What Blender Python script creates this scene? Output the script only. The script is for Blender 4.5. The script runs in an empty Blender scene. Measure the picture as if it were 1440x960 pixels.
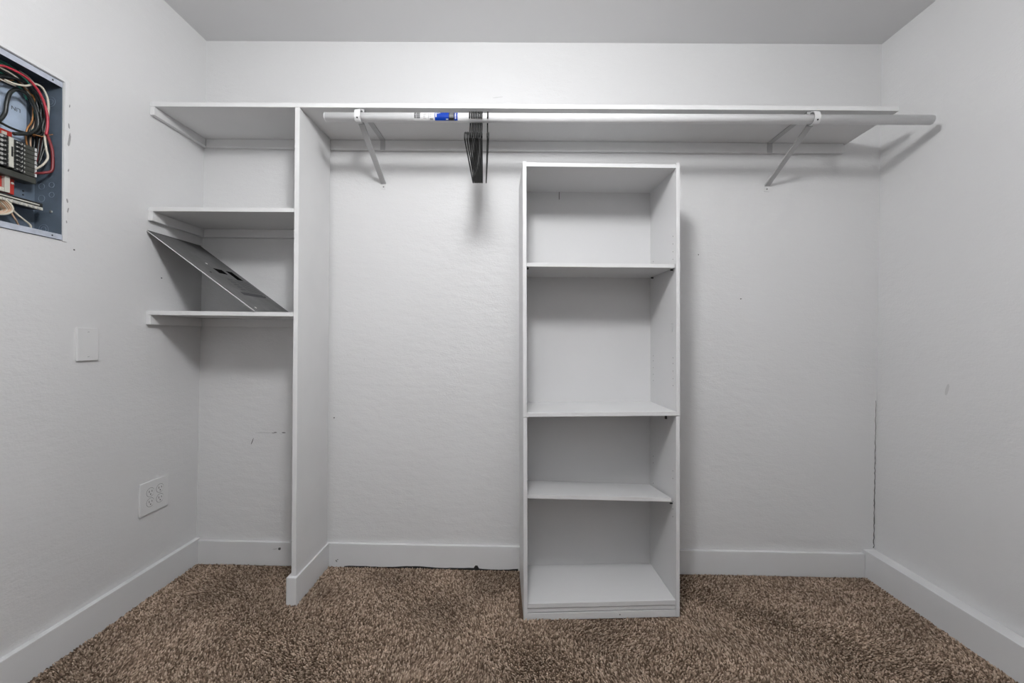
import bpy, bmesh, math, random
import numpy as np
from mathutils import Vector, Matrix

random.seed(7)
rng = np.random.default_rng(7)
S = bpy.context.scene
C = S.collection

# ------------------------------------------------------------------ camera, world, light, exposure
cam_d = bpy.data.cameras.new('camera')
cam_d.sensor_width = 36.0
cam_d.lens = 14.5
cam_d.clip_start = 0.01
cam = bpy.data.objects.new('camera', cam_d)
C.objects.link(cam)
cr = Vector((0.999798, 0.0163, 0.01179)); cu = Vector((-0.011907, 0.007099, 0.999904)); cf = Vector((-0.016215, 0.999842, -0.007292))
cam.matrix_world = Matrix(((cr.x, cu.x, -cf.x, 0.0), (cr.y, cu.y, -cf.y, 0.0), (cr.z, cu.z, -cf.z, 1.06504), (0, 0, 0, 1)))
S.camera = cam

w = bpy.data.worlds.new('world'); S.world = w; w.use_nodes = True
w.node_tree.nodes['Background'].inputs[0].default_value = (0.8, 0.85, 0.9, 1)
w.node_tree.nodes['Background'].inputs[1].default_value = 0.2

S.view_settings.view_transform = 'Standard'
S.view_settings.look = 'None'
S.view_settings.gamma = 1.0
S.view_settings.use_curve_mapping = False
S.view_settings.exposure = 0.66
LAMP_STRENGTH = 76.0
LAMP_POS = (-0.10, 0.43)

# ------------------------------------------------------------------ room dimensions (metres)
YB = 1.9167                      # back wall
YF = -0.95                       # wall behind the camera
def xl(z): return -1.5129 + 0.01444 * z      # left wall leans a little
def xr(z): return 1.6492 - 0.00435 * z       # right wall
ZL, ZR = 2.44, 2.4246            # ceiling height at the left and right wall

# ------------------------------------------------------------------ materials
def new_mat(name):
    m = bpy.data.materials.new(name); m.use_nodes = True
    nt = m.node_tree
    return m, nt, nt.nodes['Principled BSDF']

def N(nt, typ, **kw):
    n = nt.nodes.new(typ)
    for k, v in kw.items(): setattr(n, k, v)
    return n

def plain(name, col, rough=0.5, metal=0.0, spec=0.5):
    m, nt, b = new_mat(name)
    b.inputs['Base Color'].default_value = (*col, 1); b.inputs['Roughness'].default_value = rough
    b.inputs['Metallic'].default_value = metal; b.inputs['Specular IOR Level'].default_value = spec
    return m

def painted(name, col, rough, bumps, var=0.05, vscale=3.0, spec=0.4):
    """paint with faint tonal unevenness and a list of (scale xyz, strength, distance, detail) relief layers"""
    m, nt, b = new_mat(name)
    tc = N(nt, 'ShaderNodeTexCoord')
    n = N(nt, 'ShaderNodeTexNoise'); n.inputs['Scale'].default_value = vscale; n.inputs['Detail'].default_value = 6
    nt.links.new(tc.outputs['Object'], n.inputs['Vector'])
    r = N(nt, 'ShaderNodeValToRGB')
    r.color_ramp.elements[0].position = 0.3; r.color_ramp.elements[1].position = 0.7
    r.color_ramp.elements[0].color = tuple(c * (1 - var) for c in col) + (1,)
    r.color_ramp.elements[1].color = tuple(col) + (1,)
    nt.links.new(n.outputs['Fac'], r.inputs['Fac'])
    nt.links.new(r.outputs['Color'], b.inputs['Base Color'])
    b.inputs['Roughness'].default_value = rough; b.inputs['Specular IOR Level'].default_value = spec
    prev = None
    for sc, st, dist, det in bumps:
        mp = N(nt, 'ShaderNodeMapping'); mp.inputs['Scale'].default_value = sc
        nt.links.new(tc.outputs['Object'], mp.inputs['Vector'])
        k = N(nt, 'ShaderNodeTexNoise'); k.inputs['Scale'].default_value = 1.0; k.inputs['Detail'].default_value = det
        k.inputs['Roughness'].default_value = 0.55
        nt.links.new(mp.outputs['Vector'], k.inputs['Vector'])
        bp = N(nt, 'ShaderNodeBump'); bp.inputs['Strength'].default_value = st; bp.inputs['Distance'].default_value = dist
        nt.links.new(k.outputs['Fac'], bp.inputs['Height'])
        if prev: nt.links.new(prev.outputs['Normal'], bp.inputs['Normal'])
        prev = bp
    if prev: nt.links.new(prev.outputs['Normal'], b.inputs['Normal'])
    return m

WALLC = (0.67, 0.67, 0.672)
M = {}
M['wall'] = painted('wall_paint', WALLC, 0.5, [((16, 16, 34), 0.35, 0.006, 4), ((120, 120, 150), 0.40, 0.0018, 3)], 0.03, 2.2)
M['ceiling'] = painted('ceiling_paint', (0.70, 0.70, 0.703), 0.8, [((90, 90, 90), 0.2, 0.001, 3)], 0.03, 2.0)
M['trim'] = painted('trim_paint', (0.69, 0.693, 0.698), 0.38, [((25, 25, 60), 0.15, 0.001, 3)], 0.04, 6.0)
M['shelf'] = painted('shelf_paint', (0.70, 0.70, 0.70), 0.45, [((30, 60, 30), 0.2, 0.001, 4)], 0.05, 5.0)
M['melamine'] = painted('white_melamine', (0.64, 0.64, 0.643), 0.35, [((200, 200, 60), 0.05, 0.0004, 2)], 0.02, 4.0)
M['backboard'] = painted('white_hardboard', (0.60, 0.60, 0.603), 0.5, [((40, 40, 40), 0.08, 0.0006, 2)], 0.03, 3.0)
M['white_metal'] = plain('white_enamel_metal', (0.66, 0.66, 0.66), 0.35)
M['bracket'] = plain('bracket_enamel_shaded', (0.45, 0.45, 0.455), 0.4)  # same white enamel, darkened: shade of the downward faces put into the colour
M['rod'] = plain('rod_enamel', (0.72, 0.72, 0.725), 0.28)
M['plastic'] = plain('white_plastic', (0.68, 0.68, 0.68), 0.3)
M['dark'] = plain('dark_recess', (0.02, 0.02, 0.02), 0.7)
M['void'] = plain('opening_black', (0.008, 0.008, 0.008), 1.0, 0.0, 0.0)
M['black'] = plain('black_plastic', (0.018, 0.018, 0.018), 0.35)
M['hanger'] = plain('hanger_black', (0.012, 0.012, 0.012), 0.5, 0.0, 0.25)
M['scuff'] = plain('scuff', (0.10, 0.10, 0.10), 0.8)
M['faint'] = plain('faint_scuff', (0.55, 0.55, 0.55), 0.7)
M['faint2'] = plain('paint_chip_grey', (0.3, 0.3, 0.3), 0.8)
M['blue'] = plain('label_blue', (0.0, 0.035, 0.30), 0.5, 0.0, 0.2)
M['sticker'] = plain('sticker_white', (0.62, 0.62, 0.62), 0.5)
M['print'] = plain('label_print', (0.04, 0.04, 0.045), 0.6)
M['printgrey'] = plain('label_print_grey', (0.22, 0.22, 0.22), 0.6)
M['steel'] = painted('grey_cover_steel', (0.165, 0.165, 0.165), 0.55, [((60, 60, 60), 0.1, 0.0006, 3)], 0.35, 14.0)
M['steel_edge'] = plain('bright_edge', (0.7, 0.7, 0.7), 0.4)
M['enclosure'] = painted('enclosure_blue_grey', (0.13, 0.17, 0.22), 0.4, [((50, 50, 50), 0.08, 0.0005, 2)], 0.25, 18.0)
M['flange'] = painted('enclosure_flange', (0.50, 0.54, 0.62), 0.45, [], 0.25, 40.0)
M['backplate'] = painted('galvanised_backplate', (0.46, 0.56, 0.70), 0.4, [], 0.2, 25.0)
M['knock'] = plain('knockout_edge', (0.20, 0.25, 0.31), 0.4)
M['silver'] = plain('silver_screw', (0.75, 0.75, 0.72), 0.3, 0.8)
M['breaker'] = plain('breaker_black', (0.022, 0.024, 0.024), 0.4)
M['breaker2'] = plain('breaker_olive', (0.05, 0.052, 0.045), 0.45)
M['cream'] = plain('cream_plastic', (0.55, 0.54, 0.48), 0.5)
M['redplastic'] = plain('red_insulator', (0.42, 0.03, 0.02), 0.45)
M['w_red'] = plain('wire_red', (0.42, 0.03, 0.05), 0.35)
M['w_maroon'] = plain('wire_maroon', (0.20, 0.025, 0.03), 0.4)
M['w_white'] = plain('wire_cream', (0.60, 0.56, 0.47), 0.4)
M['w_black'] = plain('wire_black', (0.016, 0.019, 0.018), 0.35)
M['w_green'] = plain('wire_green', (0.03, 0.16, 0.12), 0.45)
M['w_tan'] = plain('wire_tan', (0.58, 0.40, 0.28), 0.45)
M['copper'] = plain('wire_copper', (0.48, 0.22, 0.08), 0.35, 0.5)
M['fixture'] = plain('lamp_metal', (0.7, 0.7, 0.7), 0.4)

def carpet_mat():
    m, nt, b = new_mat('carpet_yarn')
    g = N(nt, 'ShaderNodeNewGeometry')
    r = N(nt, 'ShaderNodeValToRGB')
    e = r.color_ramp.elements
    e[0].position = 0.0; e[0].color = (0.12, 0.082, 0.056, 1)
    e[1].position = 1.0; e[1].color = (0.68, 0.54, 0.43, 1)
    k = e.new(0.35); k.color = (0.265, 0.19, 0.14, 1)
    k = e.new(0.7); k.color = (0.46, 0.345, 0.26, 1)
    nt.links.new(g.outputs['Random Per Island'], r.inputs['Fac'])
    tc = N(nt, 'ShaderNodeTexCoord'); no = N(nt, 'ShaderNodeTexNoise'); no.inputs['Scale'].default_value = 4.5; no.inputs['Detail'].default_value = 3
    nt.links.new(tc.outputs['Object'], no.inputs['Vector'])
    mr = N(nt, 'ShaderNodeMapRange'); mr.inputs[1].default_value = 0.35; mr.inputs[2].default_value = 0.65; mr.inputs[3].default_value = 0.80; mr.inputs[4].default_value = 1.08
    nt.links.new(no.outputs['Fac'], mr.inputs[0])
    mx = N(nt, 'ShaderNodeMix', data_type='RGBA', blend_type='MULTIPLY'); mx.inputs[0].default_value = 1.0
    nt.links.new(r.outputs['Color'], mx.inputs[6]); nt.links.new(mr.outputs[0], mx.inputs[7])
    nt.links.new(mx.outputs[2], b.inputs['Base Color'])
    b.inputs['Roughness'].default_value = 0.95; b.inputs['Specular IOR Level'].default_value = 0.1
    return m
M['yarn'] = carpet_mat()
M['carpet'] = painted('carpet_backing', (0.17, 0.115, 0.082), 0.95, [((160, 160, 160), 0.8, 0.004, 3)], 0.55, 150.0, 0.1)

def lamp_mat():
    m, nt, b = new_mat('lamp_diffuser')
    b.inputs['Base Color'].default_value = (0.9, 0.9, 0.9, 1)
    b.inputs['Emission Color'].default_value = (0.985, 0.99, 1.0, 1)
    b.inputs['Emission Strength'].default_value = LAMP_STRENGTH
    return m
M['lamp'] = lamp_mat()

# ------------------------------------------------------------------ helpers
BASE = {}
def bm_new(): return bmesh.new()

def hexa(bm, c):
    """c: 8 corners, bottom 4 (counter-clockwise) then top 4"""
    v = [bm.verts.new(p) for p in c]
    for f in ((3, 2, 1, 0), (4, 5, 6, 7), (0, 1, 5, 4), (1, 2, 6, 5), (2, 3, 7, 6), (3, 0, 4, 7)):
        bm.faces.new([v[i] for i in f])
    return v

def box(bm, x0, x1, y0, y1, z0, z1):
    return hexa(bm, [(x0, y0, z0), (x1, y0, z0), (x1, y1, z0), (x0, y1, z0), (x0, y0, z1), (x1, y0, z1), (x1, y1, z1), (x0, y1, z1)])

def catmull(pts, n=6):
    P = [Vector(p) for p in pts]
    P = [P[0] * 2 - P[1]] + P + [P[-1] * 2 - P[-2]]
    out = []
    for i in range(1, len(P) - 2):
        for k in range(n):
            t = k / n
            a, b, c, d = P[i - 1], P[i], P[i + 1], P[i + 2]
            out.append(0.5 * ((2 * b) + (c - a) * t + (2 * a - 5 * b + 4 * c - d) * t * t + (3 * b - a - 3 * c + d) * t ** 3))
    out.append(P[-2]); return out

def tube(bm, pts, r, n=8, closed=False):
    P = [Vector(p) for p in pts]; m = len(P)
    rings = []; up = None
    for i in range(m):
        if closed: t = P[(i + 1) % m] - P[i - 1]
        else: t = P[min(i + 1, m - 1)] - P[max(i - 1, 0)]
        t.normalize()
        if up is None:
            up = t.orthogonal().normalized()
        up = (up - t * up.dot(t)).normalized()
        s = t.cross(up)
        rr = r[i] if isinstance(r, (list, tuple)) else r
        rings.append([bm.verts.new(P[i] + (up * math.cos(a) + s * math.sin(a)) * rr) for a in [2 * math.pi * k / n for k in range(n)]])
    last = m if closed else m - 1
    for i in range(last):
        A, B = rings[i], rings[(i + 1) % m]
        for k in range(n):
            f = bm.faces.new((A[k], A[(k + 1) % n], B[(k + 1) % n], B[k])); f.smooth = True
    if not closed:
        bm.faces.new(list(reversed(rings[0]))); bm.faces.new(rings[-1])

def cyl(bm, p0, p1, r, n=16): tube(bm, [p0, p1], r, n)

def ringdisc(bm, c, axis, r0, r1, h, n=20):
    """flat annulus of height h about axis ('x','y','z')"""
    ax = {'x': 0, 'y': 1, 'z': 2}[axis]; o = [i for i in range(3) if i != ax]
    def pt(r, a, hh):
        v = [0, 0, 0]; v[ax] = c[ax] + hh; v[o[0]] = c[o[0]] + r * math.cos(a); v[o[1]] = c[o[1]] + r * math.sin(a); return v
    R = [[bm.verts.new(pt(r, 2 * math.pi * k / n, hh)) for k in range(n)] for r, hh in ((r1, 0), (r1, h), (r0, h), (r0, 0))]
    for j in range(4):
        A, B = R[j], R[(j + 1) % 4]
        for k in range(n): bm.faces.new((A[k], A[(k + 1) % n], B[(k + 1) % n], B[k]))

def finish(name, bm, mat, parent=None, off=None, bevel=0.0):
    bmesh.ops.recalc_face_normals(bm, faces=bm.faces)
    if bevel:
        bmesh.ops.bevel(bm, geom=[e for e in bm.edges if len(e.link_faces) == 2 and e.calc_face_angle(0) > 0.6], offset=bevel, segments=2, affect='EDGES', profile=0.6)
    if off is not None: bmesh.ops.translate(bm, verts=bm.verts, vec=-Vector(off))
    me = bpy.data.meshes.new(name); bm.to_mesh(me); bm.free()
    o = bpy.data.objects.new(name, me); C.objects.link(o)
    if mat: me.materials.append(M[mat])
    if parent: o.parent = parent
    return o

def tag(o, label=None, cat=None, group=None, kind=None):
    if label: o['label'] = label
    if cat: o['category'] = cat
    if group: o['group'] = group
    if kind: o['kind'] = kind
    return o

def thing(name, loc, label, cat, group=None):
    o = bpy.data.objects.new(name, None); C.objects.link(o)
    o.empty_display_size = 0.05
    o.location = loc; BASE[o.name] = Vector(loc)
    return tag(o, label, cat, group)

def part(name, bm, mat, root, parent=None, bevel=0.0, label=None):
    """mesh given in world coordinates, child of root (or of a part of root)"""
    o = finish(name, bm, mat, parent or root, BASE[root.name], bevel)
    if label: o['label'] = label
    return o

def structure(name, bm, mat, bevel=0.0, label=None, parent=None):
    o = finish(name, bm, mat, parent, None, bevel)
    if parent is None:
        o['kind'] = 'structure'
    if label: o['label'] = label
    return o

# ------------------------------------------------------------------ the room shell
T = 0.12
def zc(x): return ZL + (ZR - ZL) * (x - xl(ZL)) / (xr(ZR) - xl(ZL))

bm = bm_new(); box(bm, -1.513 - T, 1.65 + T, YF - T, YB + T, -0.15, -0.012)
floor = structure('floor', bm, 'carpet', label='brown carpeted closet floor')

bm = bm_new()
x0, x1 = xl(ZL) - T, xr(ZR) + T
hexa(bm, [(x0, YF - T, zc(x0)), (x1, YF - T, zc(x1)), (x1, YB + T, zc(x1)), (x0, YB + T, zc(x0)),
          (x0, YF - T, 2.56), (x1, YF - T, 2.56), (x1, YB + T, 2.56), (x0, YB + T, 2.56)])
ceiling = structure('ceiling', bm, 'ceiling', label='flat white ceiling of the closet')

def wall_xz(name, y0, y1, label):
    bm = bm_new(); zb = -0.012
    hexa(bm, [(xl(zb), y0, zb), (xr(zb), y0, zb), (xr(zb), y1, zb), (xl(zb), y1, zb),
              (xl(ZL), y0, ZL), (xr(ZR), y0, ZR), (xr(ZR), y1, ZR), (xl(ZL), y1, ZL)])
    return structure(name, bm, 'wall', label=label)
wall_back = wall_xz('wall_back', YB, YB + T, 'white textured back wall of the closet')
wall_front = wall_xz('wall_front', YF - T, YF, 'white wall behind the camera')

# left wall with the opening for the breaker panel
PY0, PY1, PZ0, PZ1 = 1.058, 1.3215, 1.3665, 1.879
bm = bm_new()
def lw(y0, y1, z0, z1):
    hexa(bm, [(xl(z0) - T, y0, z0), (xl(z0), y0, z0), (xl(z0), y1, z0), (xl(z0) - T, y1, z0),
              (xl(z1) - T, y0, z1), (xl(z1), y0, z1), (xl(z1), y1, z1), (xl(z1) - T, y1, z1)])
lw(YF - T, YB + T, -0.012, PZ0); lw(YF - T, YB + T, PZ1, ZL)
lw(YF - T, PY0, PZ0, PZ1); lw(PY1, YB + T, PZ0, PZ1)
wall_left = structure('wall_left', bm, 'wall', label='white left wall around the open breaker panel')

bm = bm_new(); zb = -0.012
hexa(bm, [(xr(zb), YF - T, zb), (xr(zb) + T, YF - T, zb), (xr(zb) + T, YB + T, zb), (xr(zb), YB + T, zb),
          (xr(ZR), YF - T, ZR), (xr(ZR) + T, YF - T, ZR), (xr(ZR) + T, YB + T, ZR), (xr(ZR), YB + T, ZR)])
wall_right = structure('wall_right', bm, 'wall', label='white textured right wall of the closet')

# baseboards
def base_x(name, x0, x1, label):
    bm = bm_new(); box(bm, x0, x1, YB - 0.016, YB, -0.010, 0.101)
    return structure(name, bm, 'trim', 0.0025, label)
XBL, XBR = -1.4916, 1.594          # faces of the left and right baseboard
bb_back = base_x('baseboard_back', XBL - 0.001, XBR - 0.002, 'white baseboard along the back wall')
bm = bm_new(); box(bm, -1.5125, XBL, YF, YB, -0.010, 0.109)
bb_left = structure('baseboard_left', bm, 'trim', 0.0025, 'white baseboard along the left wall')
bm = bm_new(); box(bm, XBR, 1.6488, YF, YB - 0.0005, -0.010, 0.116)
bb_right = structure('baseboard_right', bm, 'trim', 0.0025, 'thick white baseboard along the right wall')

# wear on walls and trim: thin flakes and scuffs a fraction of a millimetre proud
def flake(name, pts, parent, axis, d, mat):
    bm = bm_new()
    vs = [bm.verts.new(p) for p in pts]; f = bm.faces.new(vs)
    r = bmesh.ops.extrude_face_region(bm, geom=[f])
    vec = [0, 0, 0]; vec[axis] = d
    bmesh.ops.translate(bm, verts=[v for v in r['geom'] if isinstance(v, bmesh.types.BMVert)], vec=vec)
    return structure(name, bm, mat, parent=parent)
def blob_xz(cx, cz, w, h, tilt, y, n=10):
    out = []
    for k in range(n):
        a = 2 * math.pi * k / n; rr = random.uniform(0.7, 1.1)
        u, v = w * rr * math.cos(a) / 2, h * rr * math.sin(a) / 2
        out.append((cx + u * math.cos(tilt) - v * math.sin(tilt), y, cz + u * math.sin(tilt) + v * math.cos(tilt)))
    return out
for cx, cz, ww, hh, tl, mt in ((-1.142, 0.6095, 0.028, 0.006, 0.2, 'scuff'), (-1.098, 0.6105, 0.024, 0.004, 0.0, 'scuff'),
                               (-1.19, 0.609, 0.12, 0.006, 0.0, 'faint'), (-1.247, 0.568, 0.004, 0.04, -0.35, 'scuff'),
                               (-0.8805 + 0.02, 0.684, 0.008, 0.006, 0.3, 'scuff'), (0.823, 1.461, 0.006, 0.006, 0, 'scuff'),
                               (1.02, 1.26, 0.008, 0.005, 0.2, 'scuff'), (-0.11, 2.18, 0.06, 0.004, 0.12, 'faint'), (-0.72, 0.96, 0.004, 0.018, 0.1, 'faint')):
    flake('scuff_mark', blob_xz(cx, cz, ww, hh, tl, YB - 0.0001), wall_back, 1, -0.0005, mt)
flake('scuff_mark', blob_xz(-1.105, 0.071, 0.016, 0.012, 0.4, YB - 0.0161), bb_back, 1, -0.0005, 'scuff')
flake('scuff_mark', blob_xz(-1.125, 0.070, 0.03, 0.008, 0.2, YB - 0.0161), bb_back, 1, -0.0005, 'faint')
for cx, cz in ((-0.838, 0.022), (-0.831, 0.026), (-0.835, 0.017)):
    flake('scuff_mark', blob_xz(cx, cz, 0.006, 0.006, 0, YB - 0.0161), bb_back, 1, -0.0005, 'scuff')
flake('gnawed_hole', blob_xz(-0.183, -0.001, 0.028, 0.026, 0, YB - 0.0161), bb_back, 1, -0.0005, 'dark')
# jagged crack in the right corner
zz = np.linspace(0.122, 0.80, 60); prof = []
L_, R_ = [], []
for i, z in enumerate(zz):
    wdt = 0.0042 * (1 - 0.75 * i / 59) * random.uniform(0.45, 1.2); j = random.uniform(-0.0015, 0.0015)
    L_.append((xr(z) - 0.0045 - wdt + j, z)); R_.append((xr(z) - 0.0045 + j + 0.001, z))
bm = bm_new()
for i in range(59):
    a, b, c, d = L_[i], R_[i], R_[i + 1], L_[i + 1]
    box_pts = [(a[0], YB - 0.0006, a[1]), (b[0], YB - 0.0006, b[1]), (b[0], YB - 0.0001, b[1]), (a[0], YB - 0.0001, a[1]),
               (d[0], YB - 0.0006, d[1]), (c[0], YB - 0.0006, c[1]), (c[0], YB - 0.0001, c[1]), (d[0], YB - 0.0001, d[1])]
    hexa(bm, box_pts)
structure('corner_crack', bm, 'scuff', parent=wall_back)
def blob_yz(cy, cz, w, h, tilt, x): return [(x, p[0], p[2]) for p in blob_xz(cy, cz, w, h, tilt, 0)]
flake('scuff_mark', blob_yz(1.608, 0.888, 0.012, 0.05, 0.2, xr(0.888) - 0.0001), wall_right, 0, -0.0006, 'faint')
flake('scuff_mark', blob_yz(1.70, 1.30, 0.006, 0.006, 0.2, xl(1.3) + 0.0001), wall_left, 0, 0.0006, 'scuff')
flake('scuff_mark', blob_yz(1.36, 1.345, 0.006, 0.006, 0.2, xl(1.345) + 0.0001), wall_left, 0, 0.0006, 'scuff')

# ridge of old paint where the panel cover sat
bm = bm_new()
def ridge(y0, y1, z0, z1):
    e = 0.0032
    hexa(bm, [(xl(z0), y0, z0), (xl(z0) + e, y0, z0), (xl(z0) + e, y1, z0), (xl(z0), y1, z0),
              (xl(z1), y0, z1), (xl(z1) + e, y0, z1), (xl(z1) + e, y1, z1), (xl(z1), y1, z1)])
ridge(PY1 + 0.001, PY1 + 0.014, PZ0 - 0.002, PZ1 + 0.014); ridge(PY0 - 0.012, PY1 + 0.014, PZ1 + 0.001, PZ1 + 0.014)
structure('paint_ridge', bm, 'trim', 0.0008, parent=wall_left)
for cy, cz, w_, h_ in ((1.337, 1.70, .007, .05), (1.335, 1.745, .005, .02), (1.336, 1.60, .004, .012), (1.334, 1.50, .006, .014), (1.337, 1.47, .004, .02), (1.333, 1.43, .004, .01), (1.336, 1.81, .004, .012)):
    flake('paint_chip', blob_yz(cy, cz, w_, h_, random.uniform(-.2, .2), xl(cz) + .0031), wall_left, 0, 0.0005, 'faint2')
# shade between carpet edge and baseboard, painted as a dark strip on the board
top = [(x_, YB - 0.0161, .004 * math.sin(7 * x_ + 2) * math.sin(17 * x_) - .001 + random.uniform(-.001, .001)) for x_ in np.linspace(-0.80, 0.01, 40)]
flake('carpet_gap_shade', top + [(0.01, YB - .0161, -.0095), (-.80, YB - .0161, -.0095)], bb_back, 1, -0.0004, 'dark')

# ------------------------------------------------------------------ carpet pile (real tufts in front of the back wall)
def carpet():
    sp = 0.0056
    xs = np.arange(XBL + 0.003, XBR - 0.002, sp); ys = np.arange(0.95, YB - 0.021, sp)
    X, Y = np.meshgrid(xs, ys); X[1::2] += sp / 2
    X = X.ravel() + rng.uniform(-.0017, .0017, X.size); Y = Y.ravel() + rng.uniform(-.0017, .0017, Y.size)
    keep = ~((X > 0.012) & (X < 0.645) & (Y > 1.563 + 0.05 * X) & (Y < 1.885))
    keep &= ~((X > -0.913) & (X < -0.871) & (Y > 1.616))
    X, Y = X[keep], Y[keep]; n = X.size
    # pile lies in different directions patch by patch
    def field(s, a, b, c): return np.sin(X * s + a) * np.cos(Y * s * 1.3 + b) + 0.6 * np.sin((X * .7 + Y) * s * 1.9 + c)
    fx = field(5.5, .4, 1.2, 2.0) + .5 * field(13, 2., .2, 4.); fy = field(6.5, 3.1, .7, 1.0) + .5 * field(11, 1., 2.2, .3)
    lx = 0.0034 * np.clip(fx, -1.4, 1.4) + rng.normal(0, .0022, n); ly = 0.0040 * np.clip(fy, -1.4, 1.4) + rng.normal(0, .0022, n)
    h = rng.uniform(.0075, .0110, n) - np.minimum(.004, .15 * np.hypot(lx, ly)); r = rng.uniform(.0024, .0034, n); a0 = rng.uniform(0, math.pi, n)
    k = 4
    V = np.zeros((n, 3 * k + 1, 3))
    for j, (hh, rr, tw, ln) in enumerate(((0.0, .7, 0.0, 0.0), (.58, 1.0, .6, .5), (.9, .72, 1.1, .9))):
        for i in range(k):
            a = a0 + 2 * math.pi * i / k + tw
            V[:, j * k + i, 0] = X + lx * ln + r * rr * np.cos(a)
            V[:, j * k + i, 1] = Y + ly * ln + r * rr * np.sin(a)
            V[:, j * k + i, 2] = -.0105 + h * hh
    V[:, 3 * k, 0] = X + lx; V[:, 3 * k, 1] = Y + ly; V[:, 3 * k, 2] = -.0105 + h
    tri = []
    for i in range(k):
        b = (i + 1) % k
        tri += [(i, b, k + b), (i, k + b, k + i), (k + i, k + b, 2 * k + b), (k + i, 2 * k + b, 2 * k + i), (2 * k + i, 2 * k + b, 3 * k)]
    tri = np.array(tri); F = (tri[None] + (np.arange(n) * (3 * k + 1))[:, None, None]).reshape(-1)
    me = bpy.data.meshes.new('carpet_pile')
    me.vertices.add(n * (3 * k + 1)); me.vertices.foreach_set('co', V.reshape(-1))
    nf = n * len(tri)
    me.loops.add(nf * 3); me.loops.foreach_set('vertex_index', F.astype(np.int32))
    me.polygons.add(nf); me.polygons.foreach_set('loop_start', np.arange(0, nf * 3, 3, dtype=np.int32))
    me.polygons.foreach_set('use_smooth', np.ones(nf, dtype=bool))
    me.update(calc_edges=True)
    me.materials.append(M['yarn'])
    o = bpy.data.objects.new('carpet_pile', me); C.objects.link(o)
    tag(o, 'brown and beige speckled cut pile carpet covering the floor', 'carpet', kind='stuff')
    print('tufts', n)
carpet()

# ------------------------------------------------------------------ ceiling lamp (out of frame, above the camera)
lx_, ly_ = LAMP_POS; lz = zc(lx_)
lamp = thing('ceiling_lamp', (lx_, ly_, lz), 'round white globe ceiling lamp above the camera', 'lamp')
bm = bm_new(); cyl(bm, (lx_, ly_, lz), (lx_, ly_, lz - 0.025), 0.07, 40); part('lamp_base', bm, 'fixture', lamp)
bm = bm_new(); cyl(bm, (lx_, ly_, lz - .025), (lx_, ly_, lz - 0.09), 0.025, 24); part('lamp_neck', bm, 'fixture', lamp)
bm = bm_new(); bmesh.ops.create_uvsphere(bm, u_segments=32, v_segments=16, radius=.118, matrix=Matrix.Translation((lx_, ly_, lz - .205)))
for f in bm.faces: f.smooth = True
part('lamp_globe', bm, 'lamp', lamp)

# ------------------------------------------------------------------ closet carpentry
FY = 1.6307                      # front plane of shelves and divider
CL = 0.019                       # cleat thickness
def cleat_left(root, z0, z1, yfront=FY):
    bm = bm_new(); a, b = xl(z0) + 0.0003, xl(z1) + 0.0003
    hexa(bm, [(a, yfront, z0), (a + CL, yfront, z0), (a + CL, YB - 0.0005, z0), (a, YB - 0.0005, z0),
              (b, yfront, z1), (b + CL, yfront, z1), (b + CL, YB - 0.0005, z1), (b, YB - 0.0005, z1)])
    part('side_cleat', bm, 'shelf', root, bevel=0.0015)

# long top shelf
sh = thing('closet_shelf', (0, YB, 1.95), 'long white painted top shelf spanning the closet above the rod', 'shelf', 'painted closet shelves')
X0, X1 = xl(1.98) + 0.0005, 1.466
def zs(x): return 1.975 - 0.0095 * (x - X0) / (X1 - X0)
bm = bm_new()
hexa(bm, [(X0, FY, zs(X0)), (X1, FY, zs(X1)), (X1 + 0.012, YB - 0.0005, zs(X1)), (X0, YB - 0.0005, zs(X0)),
          (X0, FY, zs(X0) + .0175), (X1, FY, zs(X1) + .0175), (X1 + 0.012, YB - 0.0005, zs(X1) + .0175), (X0, YB - 0.0005, zs(X0) + .0175)])
part('board', bm, 'shelf', sh, bevel=0.0015)
cleat_left(sh, 1.941, 1.9745)
def back_cleat(root, xa, xb, z0a, z0b, z1a, z1b):
    bm = bm_new()
    hexa(bm, [(xa, YB - CL, z0a), (xb, YB - CL, z0b), (xb, YB - .0005, z0b), (xa, YB - .0005, z0a),
              (xa, YB - CL, z1a), (xb, YB - CL, z1b), (xb, YB - .0005, z1b), (xa, YB - .0005, z1a)])
    part('back_cleat', bm, 'shelf', root, bevel=0.0015)
DX0, DX1 = -0.8995, -0.8805
back_cleat(sh, X0 + CL + .001, DX0 - .0005, 1.937, 1.933, zs(X0) - .0005, zs(DX0) - .0005)
back_cleat(sh, DX1 + .0005, 1.461, 1.929, 1.922, zs(DX1) - .0005, zs(1.461) - .0005)

# two short shelves between the left wall and the divider
for (zb_, zt_, zcl, lab) in ((1.5575, 1.574, 1.520, 'upper short white shelf between left wall and divider, above the leaning metal cover'),
                             (1.1425, 1.1595, 1.104, 'lower short white shelf carrying the foot of the leaning metal cover')):
    s = thing('closet_shelf', (-1.2, YB, zb_), lab, 'shelf', 'painted closet shelves')
    bm = bm_new(); a, b = xl(zb_) + .0005, xl(zt_) + .0005
    hexa(bm, [(a, FY, zb_), (DX0 - .0005, FY, zb_), (DX0 - .0005, YB - .0005, zb_), (a, YB - .0005, zb_),
              (b, FY, zt_), (DX0 - .0005, FY, zt_), (DX0 - .0005, YB - .0005, zt_), (b, YB - .0005, zt_)])
    part('board', bm, 'shelf', s, bevel=0.0015)
    cleat_left(s, zcl, zb_ - .0004)
    back_cleat(s, xl(zb_) + CL + .001, DX0 - .0005, zcl, zcl - .002, zb_ - .0004, zb_ - .0004)

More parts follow.
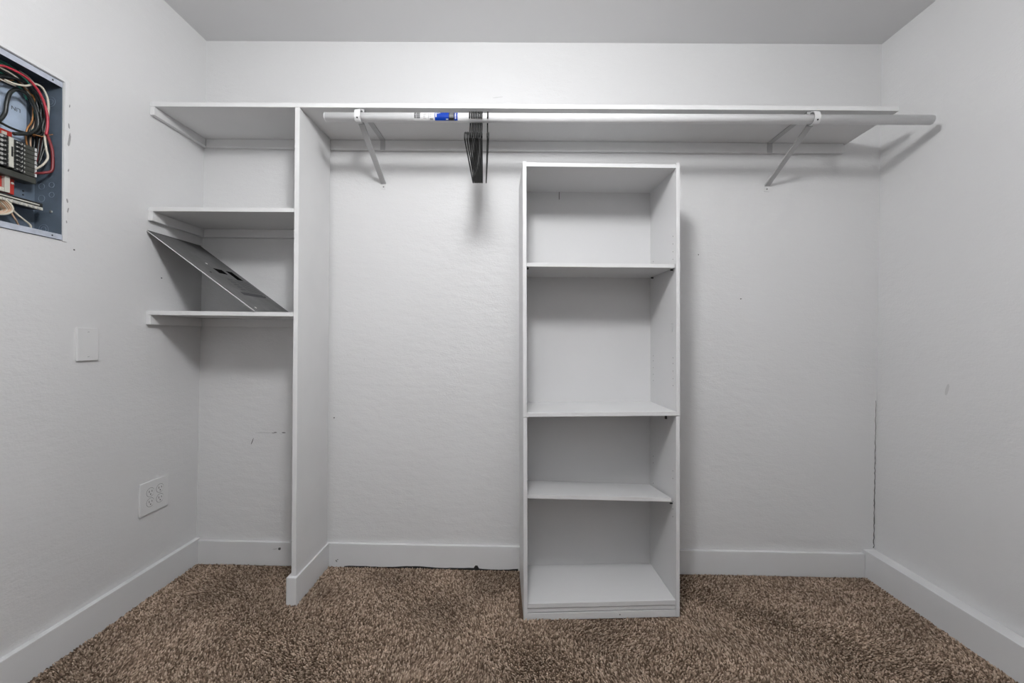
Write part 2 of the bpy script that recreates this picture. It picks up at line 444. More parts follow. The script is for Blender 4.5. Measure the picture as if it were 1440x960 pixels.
# upright divider with its boxed base trim
dv = thing('divider_panel', (-0.89, 1.77, -0.01), 'tall white upright divider board with boxed base trim on the carpet', 'divider')
bm = bm_new(); box(bm, DX0, DX1, FY, YB - .0195, -0.010, zs(-.89) - .0006); part('board', bm, 'shelf', dv, bevel=0.0012)
bm = bm_new(); box(bm, DX1 + .0002, -0.8715, FY - .0001, YB - .0165, -0.010, 0.104); part('base_trim', bm, 'trim', dv, bevel=0.0015)
bm = bm_new(); box(bm, -0.9125, DX0 - .0002, FY - .0001, YB - .0165, -0.010, 0.104); part('base_trim', bm, 'trim', dv, bevel=0.0015)
bm = bm_new(); box(bm, -0.9125, -0.8715, 1.617, FY - .0004, -0.010, 0.104); part('base_trim', bm, 'trim', dv, bevel=0.0015)

# ------------------------------------------------------------------ brackets
ROD_Y = 1.615
def rodz(x): return 1.9255 - 0.0035 * (x + 0.77) / 2.34
ROD_R = 0.0175
def bracket(x, label):
    b = thing('rod_bracket', (x, YB, 1.757), label, 'bracket', 'shelf and rod brackets')
    zt = zs(x) - .0006; hw = .0112; zr = rodz(x)
    bm = bm_new(); box(bm, x - hw, x + hw, 1.640, YB - CL - .0022, zt - .0028, zt); part('arm', bm, 'bracket', b)
    bm = bm_new(); box(bm, x - hw, x + hw, YB - CL - .0022, YB - CL - .0002, zt - .046, zt); part('cleat_tab', bm, 'bracket', b)
    # diagonal strut, slightly channelled
    bm = bm_new(); p0 = Vector((x, YB - .004, 1.777)); p1 = Vector((x, 1.640, 1.912))
    d = (p1 - p0).normalized(); n = Vector((0, d.z, -d.y)); s = Vector((1, 0, 0))
    def bar(sx0, sx1, n0, n1):
        c = []
        for P in (p0, p1):
            for u, v in ((sx0, n0), (sx1, n0), (sx1, n1), (sx0, n1)): c.append(P + s * u + n * v)
        hexa(bm, c)
    bar(-hw, hw, -.0013, .0013); bar(-hw, -hw + .0016, .0013, .005); bar(hw - .0016, hw, .0013, .005)
    part('strut', bm, 'bracket', b)
    bm = bm_new(); box(bm, x - hw, x + hw, YB - .0028, YB - .0003, 1.752, 1.779); ft = part('wall_foot', bm, 'white_metal', b, bevel=.0006)
    bm = bm_new(); cyl(bm, (x, YB - .0045, 1.763), (x, YB - .0028, 1.763), .0032, 10); part('screw', bm, 'printgrey', b, ft)
    # hook round the rod
    bm = bm_new(); prev = None; hw2 = .0115
    for i in range(25):
        a = math.radians(-120 + 290 * i / 24)
        ry, rz = .0195, (.0195 if a < 0 else .0275)
        ring = []
        for e in (0, .0022):
            for u in (-hw2, hw2):
                ring.append(bm.verts.new((x + u, ROD_Y - (ry + e) * math.cos(a), zr + (rz + e) * math.sin(a))))
        if prev:
            for q in ((0, 1), (1, 3), (3, 2), (2, 0)): bm.faces.new((prev[q[0]], prev[q[1]], ring[q[1]], ring[q[0]]))
        else: bm.faces.new((ring[0], ring[1], ring[3], ring[2]))
        prev = ring
    bm.faces.new((prev[0], prev[2], prev[3], prev[1]))
    hk = part('hook', bm, 'white_metal', b)
    bm = bm_new(); box(bm, x - hw, x + hw, 1.6375, 1.6395, zr - .016, zt - .0001); part('front_plate', bm, 'bracket', b)
    a = math.radians(-28); cy, cz = ROD_Y - .0217 * math.cos(a), zr + .0217 * math.sin(a)
    bm = bm_new(); cyl(bm, (x, cy + .001, cz), (x, cy - .0012, cz - .0006), .003, 10); part('rivet_hole', bm, 'dark', b, hk)
bracket(-0.637, 'white metal shelf bracket holding the rod next to the divider')
bracket(1.129, 'white metal shelf bracket holding the rod near the right wall')

# ------------------------------------------------------------------ closet rod with stickers
rod = thing('closet_rod', (0.4, ROD_Y, 1.9), 'white round closet rod with a blue sticker hung on two brackets', 'closet rod')
XA, XB = -0.768, 1.574
bm = bm_new()
tube(bm, [(XA, ROD_Y, rodz(XA)), (XB, ROD_Y, rodz(XB))], ROD_R, 40)
part('tube', bm, 'rod', rod)
for xe, sg in ((XA, -1), (XB, 1)):
    bm = bm_new(); z = rodz(xe)
    tube(bm, [(xe - sg * .001, ROD_Y, z), (xe + sg * .0015, ROD_Y, z), (xe + sg * .003, ROD_Y, z)], [ROD_R + .0002, ROD_R + .0002, ROD_R - .002], 40); part('end_cap', bm, 'rod', rod)
def patch(bm, x0, x1, a0, a1, lift, n=10):
    """curved label on the rod; angles in degrees, 0 = facing the room, +90 = up"""
    rows = []
    for i in range(n + 1):
        a = math.radians(a0 + (a1 - a0) * i / n)
        for_r = []
        for R in (ROD_R + lift - .00012, ROD_R + lift):
            for x in (x0, x1): for_r.append(bm.verts.new((x, ROD_Y - R * math.cos(a), rodz(x) + R * math.sin(a))))
        rows.append(for_r)
    for i in range(n):
        A, B = rows[i], rows[i + 1]
        for q in ((0, 1), (1, 3), (3, 2), (2, 0)):
            f = bm.faces.new((A[q[0]], A[q[1]], B[q[1]], B[q[0]]))
    for A in (rows[0], rows[-1]): bm.faces.new((A[0], A[1], A[3], A[2]))
def px2x(px): return -0.414 + (px - 585) * (0.168 / 60.0)
bm = bm_new(); patch(bm, px2x(584), px2x(611), -62, 68, .0003); st = part('barcode_sticker', bm, 'sticker', rod, label='white sticker with a barcode and small print')
bm = bm_new()
for i in range(7):
    a = -34 + i * 12.5; patch(bm, px2x(584.6), px2x(586.8), a, a + random.uniform(9, 11.5), .0006, 2)
    patch(bm, px2x(587.4), px2x(592.8), a, a + random.uniform(8, 11), .0006, 2)
part('barcode', bm, 'print', rod, st)['kind'] = 'stuff'
bm = bm_new()
patch(bm, px2x(594.8), px2x(595.2), -50, 62, .0005, 4); patch(bm, px2x(604.2), px2x(604.6), -48, 30, .0005, 4)
for i in range(6):
    a = -38 + i * 13; patch(bm, px2x(597), px2x(random.uniform(600, 603)), a, a + 3.5, .0005, 1); 
    if i > 1: patch(bm, px2x(605.5), px2x(random.uniform(607, 610)), a, a + 3, .0005, 1)
patch(bm, px2x(606), px2x(610.5), -52, -34, .0005, 2)
part('small_print', bm, 'printgrey', rod, st)['kind'] = 'stuff'
bm = bm_new(); patch(bm, px2x(612), px2x(645.6), -66, 72, .0003); bl = part('blue_sticker', bm, 'sticker', rod, label='blue product sticker with white border and a black panel')
bm = bm_new(); patch(bm, px2x(613), px2x(644.6), -60, 56, .0005); part('blue_field', bm, 'blue', rod, bl)
bm = bm_new(); patch(bm, px2x(632.5), px2x(640), -58, 50, .0007); part('black_field', bm, 'black', rod, bl)
bm = bm_new()
for i in range(4): patch(bm, px2x(633.5), px2x(639), -22 + i * 16, -14 + i * 16, .0009, 1)
part('panel_lines', bm, 'printgrey', rod, bl)['kind'] = 'stuff'
bm = bm_new()
patch(bm, px2x(614), px2x(615.6), -20, 44, .0007, 4); patch(bm, px2x(616.6), px2x(618), 20, 44, .0007, 2); patch(bm, px2x(618.6), px2x(620.6), 30, 46, .0007, 2)
patch(bm, px2x(628.5), px2x(631.6), -50, -38, .0007, 2); patch(bm, px2x(641), px2x(642.6), -40, 40, .0007, 4)
part('white_marks', bm, 'sticker', rod, bl)['kind'] = 'stuff'

# ------------------------------------------------------------------ hangers
HZ = rodz(-0.17) + ROD_R          # top of the rod
ords = ['leftmost', 'second from left', 'third from left', 'fourth from left', 'fifth from left', 'sixth from left', 'seventh from left', 'eighth from left']
hx = [-.2005, -.1930, -.1865, -.1800, -.1735, -.1670, -.1605, -.1540, -.1315]
nx = [-.1930, -.1850, -.1775, -.1700, -.1625, -.1550, -.1475, -.1400, -.1120]
hr = .0026
def hanger_proto():
    t = thing('clothes_hanger', (0, 0, 0), '', 'hanger', 'black wire hangers on the rod')
    R = ROD_R + hr * 1.06
    bm = bm_new(); pts = []
    for i in range(17):
        a = math.radians(-25 + 205 * i / 16)      # from the free front tip over the rod to the back
        pts.append((0, -R * math.cos(a), -ROD_R + R * math.sin(a)))
    pts[0] = (-.0008, pts[0][1] - .001, pts[0][2] - .004)
    pts += [(0, R * .98, -ROD_R - .012), (0, R * .72, -ROD_R - .028), (0, R * .25, -ROD_R - .042), (0, 0, -ROD_R - .054), (0, 0, -.092)]
    tube(bm, pts, hr * 1.05, 8); part('hook', bm, 'hanger', t)
    bm = bm_new()
    half = [(0, 0, -.088), (0, -.03, -.098), (0, -.10, -.130), (0, -.165, -.158), (0, -.188, -.168), (0, -.199, -.177), (0, -.200, -.189), (0, -.190, -.197), (0, -.10, -.1985), (0, 0, -.1985)]
    loop = half + [(0, -p[1], p[2]) for p in reversed(half[1:-1])]
    P = [Vector(p) for p in loop]; P = P + P[:1]
    sm = catmull(P, 4)[:-1]
    tube(bm, sm, hr, 8, closed=True); part('frame', bm, 'hanger', t)
    bm = bm_new(); cyl(bm, (0, 0, -.078), (0, 0, -.094), .0034, 10); part('neck_twist', bm, 'hanger', t)
    return t
hp = hanger_proto()
for i in range(9):
    if i == 0: h, kids = hp, list(hp.children)
    else:
        h = hp.copy(); C.objects.link(h)
        for ch in hp.children:
            c = ch.copy(); C.objects.link(c); c.parent = h
    h.location = (hx[i], ROD_Y, HZ + .0002)
    h.rotation_euler = (0, 0, math.atan2(nx[i] - hx[i], .2))
    h['label'] = ('black wire clothes hanger hanging apart at the right end of the bunch' if i == 8 else
                  'black wire clothes hanger on the rod, %s of the bunch' % ords[i])

# ------------------------------------------------------------------ stacked shelf unit (leans and is turned a little)
W, H, DP = 0.606, 1.7433, 0.2701
su = thing('shelf_unit', (0, 0, 0), 'tall white open shelf unit standing on the carpet against the back wall', 'shelf unit')
yaw, tilt, lean = 0.04988, -0.01368, 0.00343
def ry(a): return Matrix(((math.cos(a), 0, math.sin(a)), (0, 1, 0), (-math.sin(a), 0, math.cos(a))))
def rx(a): return Matrix(((1, 0, 0), (0, math.cos(a), math.sin(a)), (0, -math.sin(a), math.cos(a))))
def rz(a): return Matrix(((math.cos(a), -math.sin(a), 0), (math.sin(a), math.cos(a), 0), (0, 0, 1)))
su.matrix_world = Matrix.Translation((0.0308, 1.566, -0.0051)) @ (rz(yaw) @ rx(lean) @ ry(tilt)).to_4x4()
SEAM = 0.7715; TH = 0.0145; BY = DP
for xa, xb in ((0, TH), (W - TH, W)):
    bm = bm_new(); box(bm, xa, xb, 0, .288, SEAM + .0012, H); part('side_panel', bm, 'melamine', su, bevel=.0006)
    e = 0.001 if xa == 0 else -0.001
    bm = bm_new(); box(bm, xa + e * .8, xb + e * .8, 0.0008, .288, -.006, SEAM - .0012); part('side_panel', bm, 'melamine', su, bevel=.0006)
bm = bm_new(); box(bm, TH, W - TH, .001, BY, H - .0185, H - .004); part('top_panel', bm, 'melamine', su, bevel=.0006)
bm = bm_new(); box(bm, TH, W - TH, .0005, BY, SEAM + .0005, SEAM + .0155); part('middle_panel', bm, 'melamine', su, bevel=.0006)
bm = bm_new(); box(bm, TH + .0015, W - TH - .0015, .002, BY, .0405, .0575); part('bottom_panel', bm, 'melamine', su, bevel=.0006)
bm = bm_new(); box(bm, TH + .001, W - TH - .001, .0045, .017, .0235, .0375); part('kick_strip', bm, 'melamine', su, bevel=.0006)
bm = bm_new(); box(bm, TH + .001, W - TH - .001, .002, .016, -.006, .0200); kb = part('kick_strip', bm, 'melamine', su, bevel=.0006)
bm = bm_new(); box(bm, TH, W - TH, BY, BY + .003, SEAM + .001, H - .006); bp1 = part('back_panel', bm, 'backboard', su)
bm = bm_new(); box(bm, TH, W - TH, BY + .0005, BY + .0035, .02, SEAM); part('back_panel', bm, 'backboard', su)
bm = bm_new(); box(bm, .178, .1805, BY - .002, BY + .001, H - .052, H - .0187); part('bent_nail', bm, 'scuff', su, bp1)
# adjustable shelves
def adj(c, name='adjustable_shelf'):
    bm = bm_new(); t = .0145
    low = [Vector(p) for p in c]
    hexa(bm, [p - Vector((0, 0, t)) for p in low] + low)
    return part(name, bm, 'melamine', su, bevel=.0006)
z0, z1 = 1.3595, 1.3565
adj([(TH + .0005, .004, z0), (W - TH - .004, .004, z1), (W - TH - .004, BY - .002, z1), (TH + .0005, BY - .002, z0)])
adj([(TH + .001, .020, .4685), (W - TH - .012, .018, .4475), (W - TH - .006, BY - .003, .414), (TH + .002, BY - .003, .440)])
# shelf pins and pin holes
def pin(x, y, z, sg, mat='dark', name='shelf_pin', r=.0032, ln=.010):
    bm = bm_new(); cyl(bm, (x, y, z), (x + sg * ln, y, z), r, 8); return part(name, bm, mat, su)
for y in (.030, BY - .035):
    pin(TH, y, z0 - .0185, 1); pin(W - TH, y, z1 - .0185, -1)
    for k, z in enumerate((1.372 + .03 * i for i in range(4))):
        if y < .1 or k < 2: pin(W - TH + .0005, y, z + .008, -1, 'scuff', 'pin_hole', .0022, .0008); pin(TH - .0005, y, z + .008, 1, 'scuff', 'pin_hole', .0022, .0008)
    for z in (.985, 1.012, 1.042, 1.072, 1.094): pin(W - TH + .0005, y, z - .1, -1, 'scuff', 'pin_hole', .0022, .0008)
    for z in (.37, .40, .43, .52, .55): pin(W - TH - .0005, y, z, -1, 'scuff', 'pin_hole', .0022, .0008)
pin(W - TH - .0009, .034, .421, -1); 
bm = bm_new(); box(bm, W - TH - .03, W - TH - .024, .03, .038, SEAM - .018, SEAM); part('dowel_pin', bm, 'dark', su)
bm = bm_new(); cyl(bm, (.372, .0021, .008), (.372, .0012, .008), .0025, 8); part('screw_hole', bm, 'scuff', su, kb)
bm = bm_new()
for a, b in (((W - TH - .0002, .022, 1.128), (W - TH - .0002, .045, 1.128)), ((W - TH - .0002, .024, 1.126), (W - TH - .0002, .036, 1.096))):
    tube(bm, [a, b], .0013, 6)
part('scratch', bm, 'faint', su)

# ------------------------------------------------------------------ leaning metal panel cover
A = Vector((-1.4895, 1.6255, 1.4775)); B = Vector((-1.0525, 1.6255, 1.1605))
eu = (B - A); L = eu.length; eu.normalize(); ev = Vector((0, 1, 0)); en = ev.cross(eu)
if en.z < 0: en = -en
CW = .278
cv = thing('panel_cover', tuple(A), 'grey steel breaker panel cover leaning between left wall and lower shelf', 'panel cover')
def P_(u, v, h): return A + eu * u + ev * v + en * h
def slab(bm, u0, u1, v0, v1, h0, h1):
    hexa(bm, [P_(u0, v0, h0), P_(u1, v0, h0), P_(u1, v1, h0), P_(u0, v1, h0), P_(u0, v0, h1), P_(u1, v0, h1), P_(u1, v1, h1), P_(u0, v1, h1)])
us = [0, .214, .252, .290, L]; vs = [0, .122, .178, .199, .241, CW]
open_cells = {(1, 1), (1, 3), (2, 3)}
bm = bm_new()
for i in range(4):
    for j in range(5):
        if (i, j) not in open_cells: slab(bm, us[i], us[i + 1], vs[j], vs[j + 1], 0, .0013)
bmesh.ops.remove_doubles(bm, verts=bm.verts, dist=.00005)
part('plate', bm, 'steel', cv)
bm = bm_new(); slab(bm, 0, L, -.0012, 0, 0, .0028); part('edge_lip', bm, 'steel_edge', cv)
bm = bm_new(); slab(bm, 0, .0014, 0, CW, .0013, .004); part('edge_lip', bm, 'steel', cv)
bm = bm_new(); slab(bm, us[1], us[2], vs[1], vs[2], -.001, .0006); part('breaker_opening', bm, 'void', cv, label='black rectangular breaker opening')
bm = bm_new(); slab(bm, us[1], us[3], vs[3], vs[4], -.001, .0006); part('breaker_opening', bm, 'void', cv, label='longer black rectangular breaker opening')
for (u, v) in ((.185, .119), (.262, .061), (.406, .240), (.512, .04)):
    bm = bm_new(); cyl(bm, P_(u, v, .0012), P_(u, v, .0022), .005, 12); part('screw', bm, 'silver' if u in (.185, .512) else 'dark', cv)
bm = bm_new(); slab(bm, .285, .392, .115, .262, .0013, .0017); pl = part('directory_label', bm, 'printgrey', cv, label='printed circuit directory label')
bm = bm_new()
for i in range(9): slab(bm, .294 + i * .0105, .297 + i * .0105, .165, .255, .0017, .0019)
for i in range(5): slab(bm, .294 + i * .018, .300 + i * .018, .121, .15, .0017, .0019)
part('directory_lines', bm, 'print', cv, pl)['kind'] = 'stuff'
M['labelgrey'] = plain('label_grey', (0.11, 0.11, 0.11), 0.6); pl.data.materials[0] = M['labelgrey']
bm = bm_new(); slab(bm, .394, .416, .085, .232, .0013, .0017); part('warning_label', bm, 'print', cv)

# ------------------------------------------------------------------ blank plate and outlet on the left wall
bpz = .97
b1 = thing('blank_wall_plate', (xl(1.03), 1.405, .97), 'blank white wall plate with two screws on left wall below breaker panel', 'wall plate')
x = xl(1.027)
bm = bm_new(); box(bm, x - .0008, x + .0065, 1.3695, 1.4425, .9705, 1.0845); part('plate', bm, 'plastic', b1, bevel=.0028)
for z in (.985, 1.070):
    bm = bm_new(); cyl(bm, (x + .006, 1.406, z), (x + .0072, 1.406, z), .0033, 12); part('screw', bm, 'plastic', b1)
    bm = bm_new(); box(bm, x + .0071, x + .0075, 1.4032, 1.4088, z - .0005, z + .0005); part('screw_slot', bm, 'scuff', b1)
o1 = thing('outlet_plate', (xl(.4), 1.68, .333), 'white double outlet plate with four sockets low on left wall', 'outlet')
x = xl(.398)
bm = bm_new(); box(bm, x - .0008, x + .0065, 1.614, 1.7465, .332, .4635); part('plate', bm, 'plastic', o1, bevel=.0028)
for cy, cz in ((1.6605, .4185), (1.7055, .4195), (1.6605, .377), (1.7055, .378)):
    bm = bm_new(); pts = []
    for k in range(24):
        a = 2 * math.pi * k / 24
        pts.append((.0172 * math.cos(a), max(-.0142, min(.0142, .0172 * math.sin(a)))))
    lo = [bm.verts.new((x + .0058, cy + a, cz + b)) for a, b in pts]; hi = [bm.verts.new((x + .0074, cy + a, cz + b)) for a, b in pts]
    bm.faces.new(hi); bm.faces.new(lo[::-1])
    for k in range(24): bm.faces.new((lo[k], lo[(k + 1) % 24], hi[(k + 1) % 24], hi[k]))
    rc = part('socket', bm, 'plastic', o1)
    bm = bm_new(); ringdisc(bm, (x + .0063, cy, cz), 'x', .0172, .0184, .0003, 24); part('socket_gap', bm, 'scuff', o1, rc)
    for dy, hh in ((-.0064, .0085), (.0064, .0068)):
        bm = bm_new(); box(bm, x + .0070, x + .0076, cy + dy - .0011, cy + dy + .0011, cz + .0035 - hh / 2, cz + .0035 + hh / 2); part('slot', bm, 'dark', o1, rc)
    bm = bm_new(); cyl(bm, (x + .0070, cy, cz - .0078), (x + .0076, cy, cz - .0078), .0025, 10); part('ground_hole', bm, 'dark', o1, rc)
for cy in (1.6605, 1.7055):
    bm = bm_new(); cyl(bm, (x + .006, cy, .3985), (x + .0072, cy, .3985), .0026, 10); part('screw', bm, 'plastic', o1)

# ------------------------------------------------------------------ open breaker panel in the left wall
XF, XK = -1.4905, -1.580
bp = thing('breaker_panel', (XF, 1.19, PZ0), 'open blue grey breaker panel set in left wall with exposed wiring', 'breaker panel')
y0, y1, za, zb = PY0 + .0015, PY1 - .0012, PZ0 + .0015, PZ1 - .0015
t = .0013
bm = bm_new()
box(bm, XK - t, XK, y0, y1, za, zb)                       # back
box(bm, XK, XF, y0, y0 + t, za, zb); box(bm, XK, XF, y1 - t, y1, za, zb)
box(bm, XK, XF, y0 + t, y1 - t, za, za + t); box(bm, XK, XF, y0 + t, y1 - t, zb - t, zb)
enc = part('enclosure', bm, 'enclosure', bp)
for zz0, zz1 in ((za, za + .017), (zb - .017, zb)):
    bm = bm_new(); box(bm, XF, XF + .0012, y0, y1, zz0, zz1); fl = part('flange', bm, 'flange', bp, label='light grey flange with screw holes')
    for yy in (1.292, 1.09):
        bm = bm_new(); cyl(bm, (XF + .0012, yy, (zz0 + zz1) / 2), (XF + .0015, yy, (zz0 + zz1) / 2), .0026, 10); part('screw_hole', bm, 'dark', bp, fl)
# knockouts in the side wall
ys_ = y1 - t
for kx, kz, r in ((-1.556, 1.541, .010), (-1.523, 1.546, .009), (-1.556, 1.502, .011), (-1.523, 1.514, .009), (-1.549, 1.402, .016), (-1.549, 1.402, .009), (-1.527, 1.815, .016), (-1.527, 1.815, .009)):
    bm = bm_new(); ringdisc(bm, (kx, ys_, kz), 'y', r - .0012, r, -.0008, 20); part('knockout', bm, 'knock', bp, enc)
bm = bm_new(); cyl(bm, (-1.523, ys_, 1.459), (-1.523, ys_ - .003, 1.459), .004, 10); part('screw', bm, 'silver', bp, enc)
for yy, zz0 in ((1.288, 1.515), (1.288, 1.503)):
    bm = bm_new(); cyl(bm, (XK, yy, zz0), (XK + .001, yy, zz0), .0025, 8); part('rivet', bm, 'dark', bp, enc)
# lighter plate on the back with the upside-down print
bm = bm_new(); box(bm, XK, XK + .001, 1.09, 1.296, 1.665, 1.825); plate = part('back_plate', bm, 'backplate', bp)
bm = bm_new(); box(bm, XK, XK + .001, 1.235, 1.252, 1.475, 1.56); part('spec_label', bm, 'backplate', bp)
cur = bpy.data.curves.new('panel_lettering', 'FONT'); cur.body = 'LIN'; cur.size = .0165; cur.extrude = .0001
tmp = bpy.data.objects.new('panel_lettering', cur); C.objects.link(tmp)
bpy.context.view_layer.update()
me = bpy.data.meshes.new_from_object(tmp.evaluated_get(bpy.context.evaluated_depsgraph_get()))
C.objects.unlink(tmp); bpy.data.objects.remove(tmp)
# text x -> world -Y (upside down seen from the room), text y -> world -Z, text normal -> +X
me.transform(Matrix(((0, 0, 1, XK + .0013), (-1, 0, 0, 1.2805), (0, -1, 0, 1.7555), (0, 0, 0, 1))) if False else Matrix(((0, 0, 1, XK + .0013), (-1, 0, 0, 1.2805), (0, -1, 0, 1.768), (0, 0, 0, 1))))
me.transform(Matrix.Translation(-BASE[bp.name]))
me.materials.clear(); me.materials.append(M['print'])
txo = bpy.data.objects.new('panel_lettering', me); C.objects.link(txo); txo.parent = plate

# breakers: two columns of thin twin breakers
nb = 7; zh = .0134; zbot = 1.556
for col in (0, 1):
    for i in range(nb):
        z0 = zbot + i * zh + (.001 if col else .004); z1 = z0 + zh - .0012
        if col: ya, yb, yc = 1.2265, 1.252, 1.2875       # inner black half, outer olive half
        else: ya, yb, yc = 1.2130, 1.190, 1.1540
        bm = bm_new(); box(bm, XK + .012, XF - .042, min(ya, yb), max(ya, yb), z0, z1); br = part('breaker', bm, 'breaker', bp, bevel=.0008)
        bm = bm_new(); box(bm, XK + .012, XF - .047, min(yb, yc), max(yb, yc), z0, z1); part('terminal_block', bm, 'breaker2', bp, br)
        s = 1 if col else -1
        for yy, mt, rr, xf in ((ya + s * .007, 'silver', .0022, XF - .042), (ya + s * .017, 'silver', .0042, XF - .042), (yb + s * .003, 'silver', .0030, XF - .047)):
            bm = bm_new(); cyl(bm, (xf, yy, (z0 + z1) / 2), (xf + .0016, yy, (z0 + z1) / 2), rr, 10); part('screw', bm, mt, bp, br)
        bm = bm_new(); box(bm, XF - .047, XF - .0445, min(yc, yc - s * .004), max(yc, yc - s * .004), z0 + .001, z1 - .001); part('terminal', bm, 'sticker', bp, br)
        bm = bm_new(); box(bm, XF - .042, XF - .033, min(ya + s * .0095, ya + s * .0125), max(ya + s * .0095, ya + s * .0125), z0 + .003, z1 - .003); part('toggle', bm, 'black', bp, br)
bm = bm_new(); box(bm, XK + .012, XF - .041, 1.2140, 1.2255, 1.562, 1.652); cs = part('center_strip', bm, 'cream', bp, bevel=.001)
bm = bm_new(); box(bm, XF - .041, XF - .0405, 1.219, 1.2235, 1.595, 1.625); part('strip_slot', bm, 'black', bp, cs)
bm = bm_new(); box(bm, XK + .004, XF - .046, 1.13, 1.288, 1.536, 1.555); part('breaker_rail', bm, 'breaker2', bp, bevel=.002)
bm = bm_new(); box(bm, XK + .004, XK + .022, 1.15, 1.242, 1.655, 1.678); rp = part('bus_insulator', bm, 'redplastic', bp, bevel=.001)
bm = bm_new(); box(bm, XK + .022, XK + .026, 1.215, 1.226, 1.658, 1.670); part('bus_lug', bm, 'cream', bp, rp)
bm = bm_new(); box(bm, XK + .004, XK + .022, 1.15, 1.2475, 1.488, 1.535); rp2 = part('bus_insulator', bm, 'redplastic', bp, bevel=.001)
bm = bm_new(); box(bm, XK + .022, XK + .032, 1.2165, 1.2295, 1.488, 1.542); part('bus_cover', bm, 'cream', bp, rp2, bevel=.001)
bm = bm_new(); box(bm, XK + .022, XK + .030, 1.18, 1.2165, 1.488, 1.500); part('bus_cover', bm, 'cream', bp, rp2, bevel=.001)
bm = bm_new(); cyl(bm, (XK + .022, 1.2415, 1.522), (XK + .0245, 1.2415, 1.522), .0035, 10); part('screw', bm, 'cream', bp, rp2)
# neutral bar
bm = bm_new(); box(bm, XK + .010, XF - .036, 1.10, 1.2975, 1.458, 1.478); nbk = part('neutral_bar_base', bm, 'black', bp, bevel=.002)
bm = bm_new(); box(bm, XF - .036, XF - .028, 1.10, 1.291, 1.454, 1.463); part('neutral_bar', bm, 'cream', bp, nbk, bevel=.001)
bm = bm_new(); box(bm, XF - .037, XF - .030, 1.10, 1.284, 1.4675, 1.471); part('neutral_bar', bm, 'cream', bp, nbk, bevel=.001)
for i in range(14):
    yy = 1.115 + i * .0125
    bm = bm_new(); cyl(bm, (XF - .028, yy, 1.4585), (XF - .0262, yy, 1.4585), .0036, 8); part('screw', bm, 'silver', bp, nbk)

def wire(pts, r, mat, name='wire'):
    bm = bm_new(); tube(bm, catmull(pts, 6), r, 8); return part(name, bm, mat, bp)
X = -1.508
wire([(X, 1.1337, 1.8081), (X, 1.1732, 1.8361), (X, 1.2033, 1.8434), (X, 1.2387, 1.8404), (X, 1.2647, 1.8237), (X, 1.2821, 1.7962), (X, 1.292, 1.7614), (X, 1.2941, 1.7287), (X, 1.2902, 1.6929)], .0036, 'w_red')
X = -1.512
wire([(X, 1.2919, 1.7028), (X, 1.3025, 1.6815), (X, 1.3105, 1.6542), (X, 1.3125, 1.6139), (X, 1.3085, 1.5872), (X - .008, 1.2943, 1.5750), (X - .03, 1.286, 1.570)], .0042, 'w_maroon')
X = -1.517
wire([(X, 1.192, 1.8069), (X, 1.2159, 1.8092), (X, 1.2445, 1.8213), (X, 1.2667, 1.8404), (X, 1.2859, 1.841), (X, 1.2998, 1.8199), (X, 1.3039, 1.7905), (X, 1.3001, 1.7317), (X, 1.2942, 1.6904), (X, 1.2983, 1.6516), (X, 1.3024, 1.6262), (X - .006, 1.2945, 1.6016), (X - .02, 1.286, 1.583)], .0030, 'w_white')
X = -1.53
wire([(X, 1.174, 1.8121), (X, 1.1904, 1.808), (X, 1.2106, 1.808), (X, 1.228, 1.8101)], .0020, 'w_white')
X = -1.537
wire([(X, 1.1846, 1.6782), (X, 1.1978, 1.6956), (X, 1.2079, 1.7199), (X, 1.2113, 1.7492), (X, 1.2181, 1.7807), (X, 1.232, 1.8018), (X, 1.2499, 1.8082), (X, 1.2684, 1.8016), (X, 1.2837, 1.7792), (X, 1.2915, 1.7498), (X, 1.2915, 1.7205), (X, 1.2801, 1.699), (X, 1.2613, 1.683), (X, 1.2288, 1.667)], .0052, 'w_black')
X = -1.546
wire([(X, 1.16, 1.70), (X, 1.189, 1.6905), (X, 1.2023, 1.6885), (X, 1.2262, 1.6849), (X, 1.2548, 1.6863), (X, 1.2808, 1.6926)], .0036, 'w_black')
for k in range(7):
    X = -1.532 - .0055 * k; d = lambda: random.uniform(-.004, .004)
    base = [(1.12, 1.800), (1.1817, 1.8120), (1.2116, 1.8230), (1.2395, 1.8330), (1.2687, 1.8290), (1.2890, 1.8123), (1.2990, 1.7872), (1.3040, 1.7604), (1.3045, 1.7261), (1.3000, 1.704), (1.2860, 1.6873)]
    wire([(X + d() * .4, min(1.3125, a + d() - .0012 * (k % 3)), b + d() + .003 * (k % 3)) for a, b in base], random.uniform(.0026, .0038), ['w_black', 'w_black', 'w_black', 'copper', 'w_black', 'w_green', 'w_black'][k])
for k in range(5):
    X = -1.526 - .006 * k; o = .0045 * k
    wire([(X, 1.10, 1.835 - o), (X, 1.16, 1.848 - o + random.uniform(-.003, .003)), (X, 1.2, 1.8545 - o), (X, 1.235, 1.8495 - o + random.uniform(-.002, .002)), (X - .008, 1.265, 1.84 - o), (X - .016, 1.286, 1.82 - o)], .0027, ['w_green', 'w_black', 'w_white', 'w_black', 'w_green'][k])
X = -1.528
wire([(X, 1.1, 1.852), (X, 1.1739, 1.8580), (X, 1.1986, 1.8610), (X, 1.2208, 1.859), (X - .01, 1.262, 1.852)], .0032, 'w_green')
wire([(X, 1.2352, 1.861), (X, 1.2575, 1.857), (X, 1.2760, 1.8441), (X - .005, 1.288, 1.828)], .0018, 'w_white')
X = -1.560
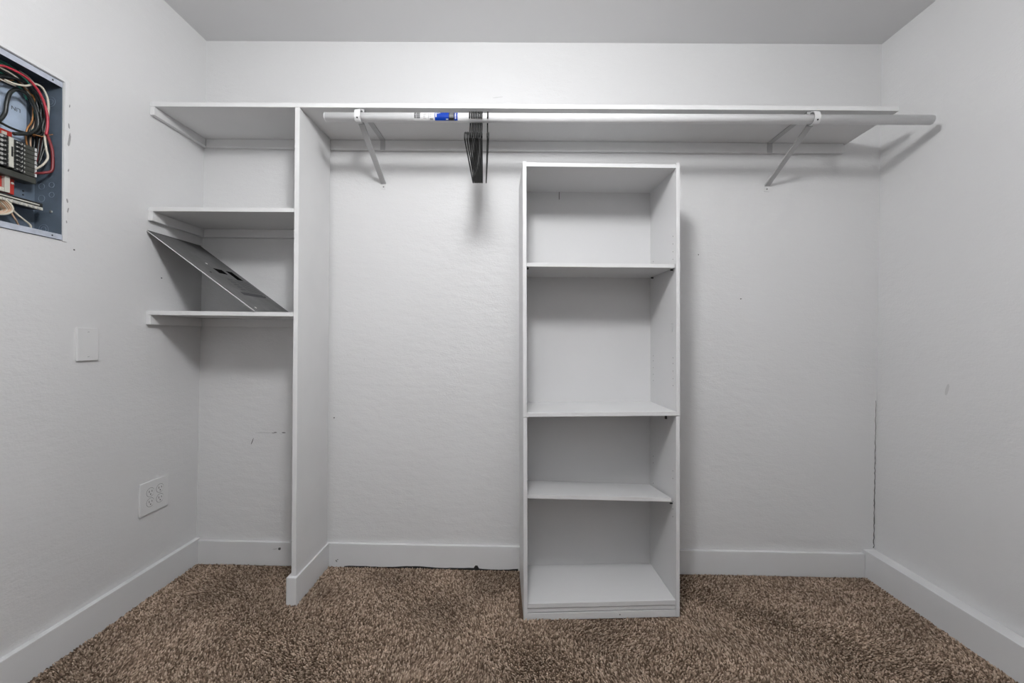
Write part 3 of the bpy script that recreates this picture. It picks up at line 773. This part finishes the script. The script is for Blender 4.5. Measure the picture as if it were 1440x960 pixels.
for k in range(3):
    wire([(X, 1.2862 + .004 * k, 1.8283), (X, 1.2939 + .004 * k, 1.8148), (X, 1.2979 + .004 * k, 1.7944), (X, 1.2961 + .003 * k, 1.7435), (X, 1.2827 + .006 * k, 1.7095), (X, 1.279 + .006 * k, 1.6785), (X - .004, 1.287 + .004 * k, 1.648)], .0024, ['copper', 'w_black', 'w_tan'][k])
wire([(-1.515, 1.2945, 1.692), (-1.522, 1.288, 1.688), (-1.535, 1.276, 1.689)], .0012, 'copper')
wire([(-1.511, 1.292, 1.694), (-1.509, 1.303, 1.700), (-1.509, 1.309, 1.7045)], .0012, 'copper')
for k in range(6):      # dark cables dropping beside the breakers
    X = -1.524 - .007 * k; q = random.uniform(-.003, .002)
    wire([(X, 1.296 + q, 1.815 - .004 * k), (X, 1.306 + q * .5, 1.78), (X, 1.3085 + q * .5, 1.74), (X, 1.306 + q, 1.70), (X, 1.300 + q, 1.66 - .006 * k), (X - .004, 1.294, 1.625 - .01 * k), (X - .006, 1.289, 1.60 - .006 * k)], random.uniform(.0024, .0034), ['w_black', 'w_black', 'w_maroon', 'w_black', 'copper', 'w_black'][k])
X = -1.523
wire([(X, 1.2097, 1.4531), (X, 1.2166, 1.4333), (X, 1.2289, 1.422), (X, 1.2469, 1.41), (X, 1.2598, 1.4004), (X, 1.2617, 1.3899), (X - .004, 1.2562, 1.3720)], .0026, 'w_white')
X = -1.55
wire([(X + .01, 1.215, 1.452), (X, 1.2361, 1.4262), (X, 1.245, 1.4115), (X, 1.2523, 1.396), (X, 1.2578, 1.3701)], .0025, 'w_tan')
for k in range(8):      # coil of spare neutrals hanging below the bar
    X = -1.516 - .0045 * k; q = .004 * k
    wire([(X, 1.12 + q, 1.452), (X, 1.130 + q, 1.428 - q * .2), (X, 1.162 + q * .5, 1.409 + q * .35), (X, 1.190 + q * .6, 1.412 + q * .5), (X, 1.2095 - q * .1, 1.427 + q * .3), (X, 1.2085 - q * .6, 1.442), (X - .004, 1.198 - q * .8, 1.456)], .0025, 'w_tan' if k % 3 else 'w_white')
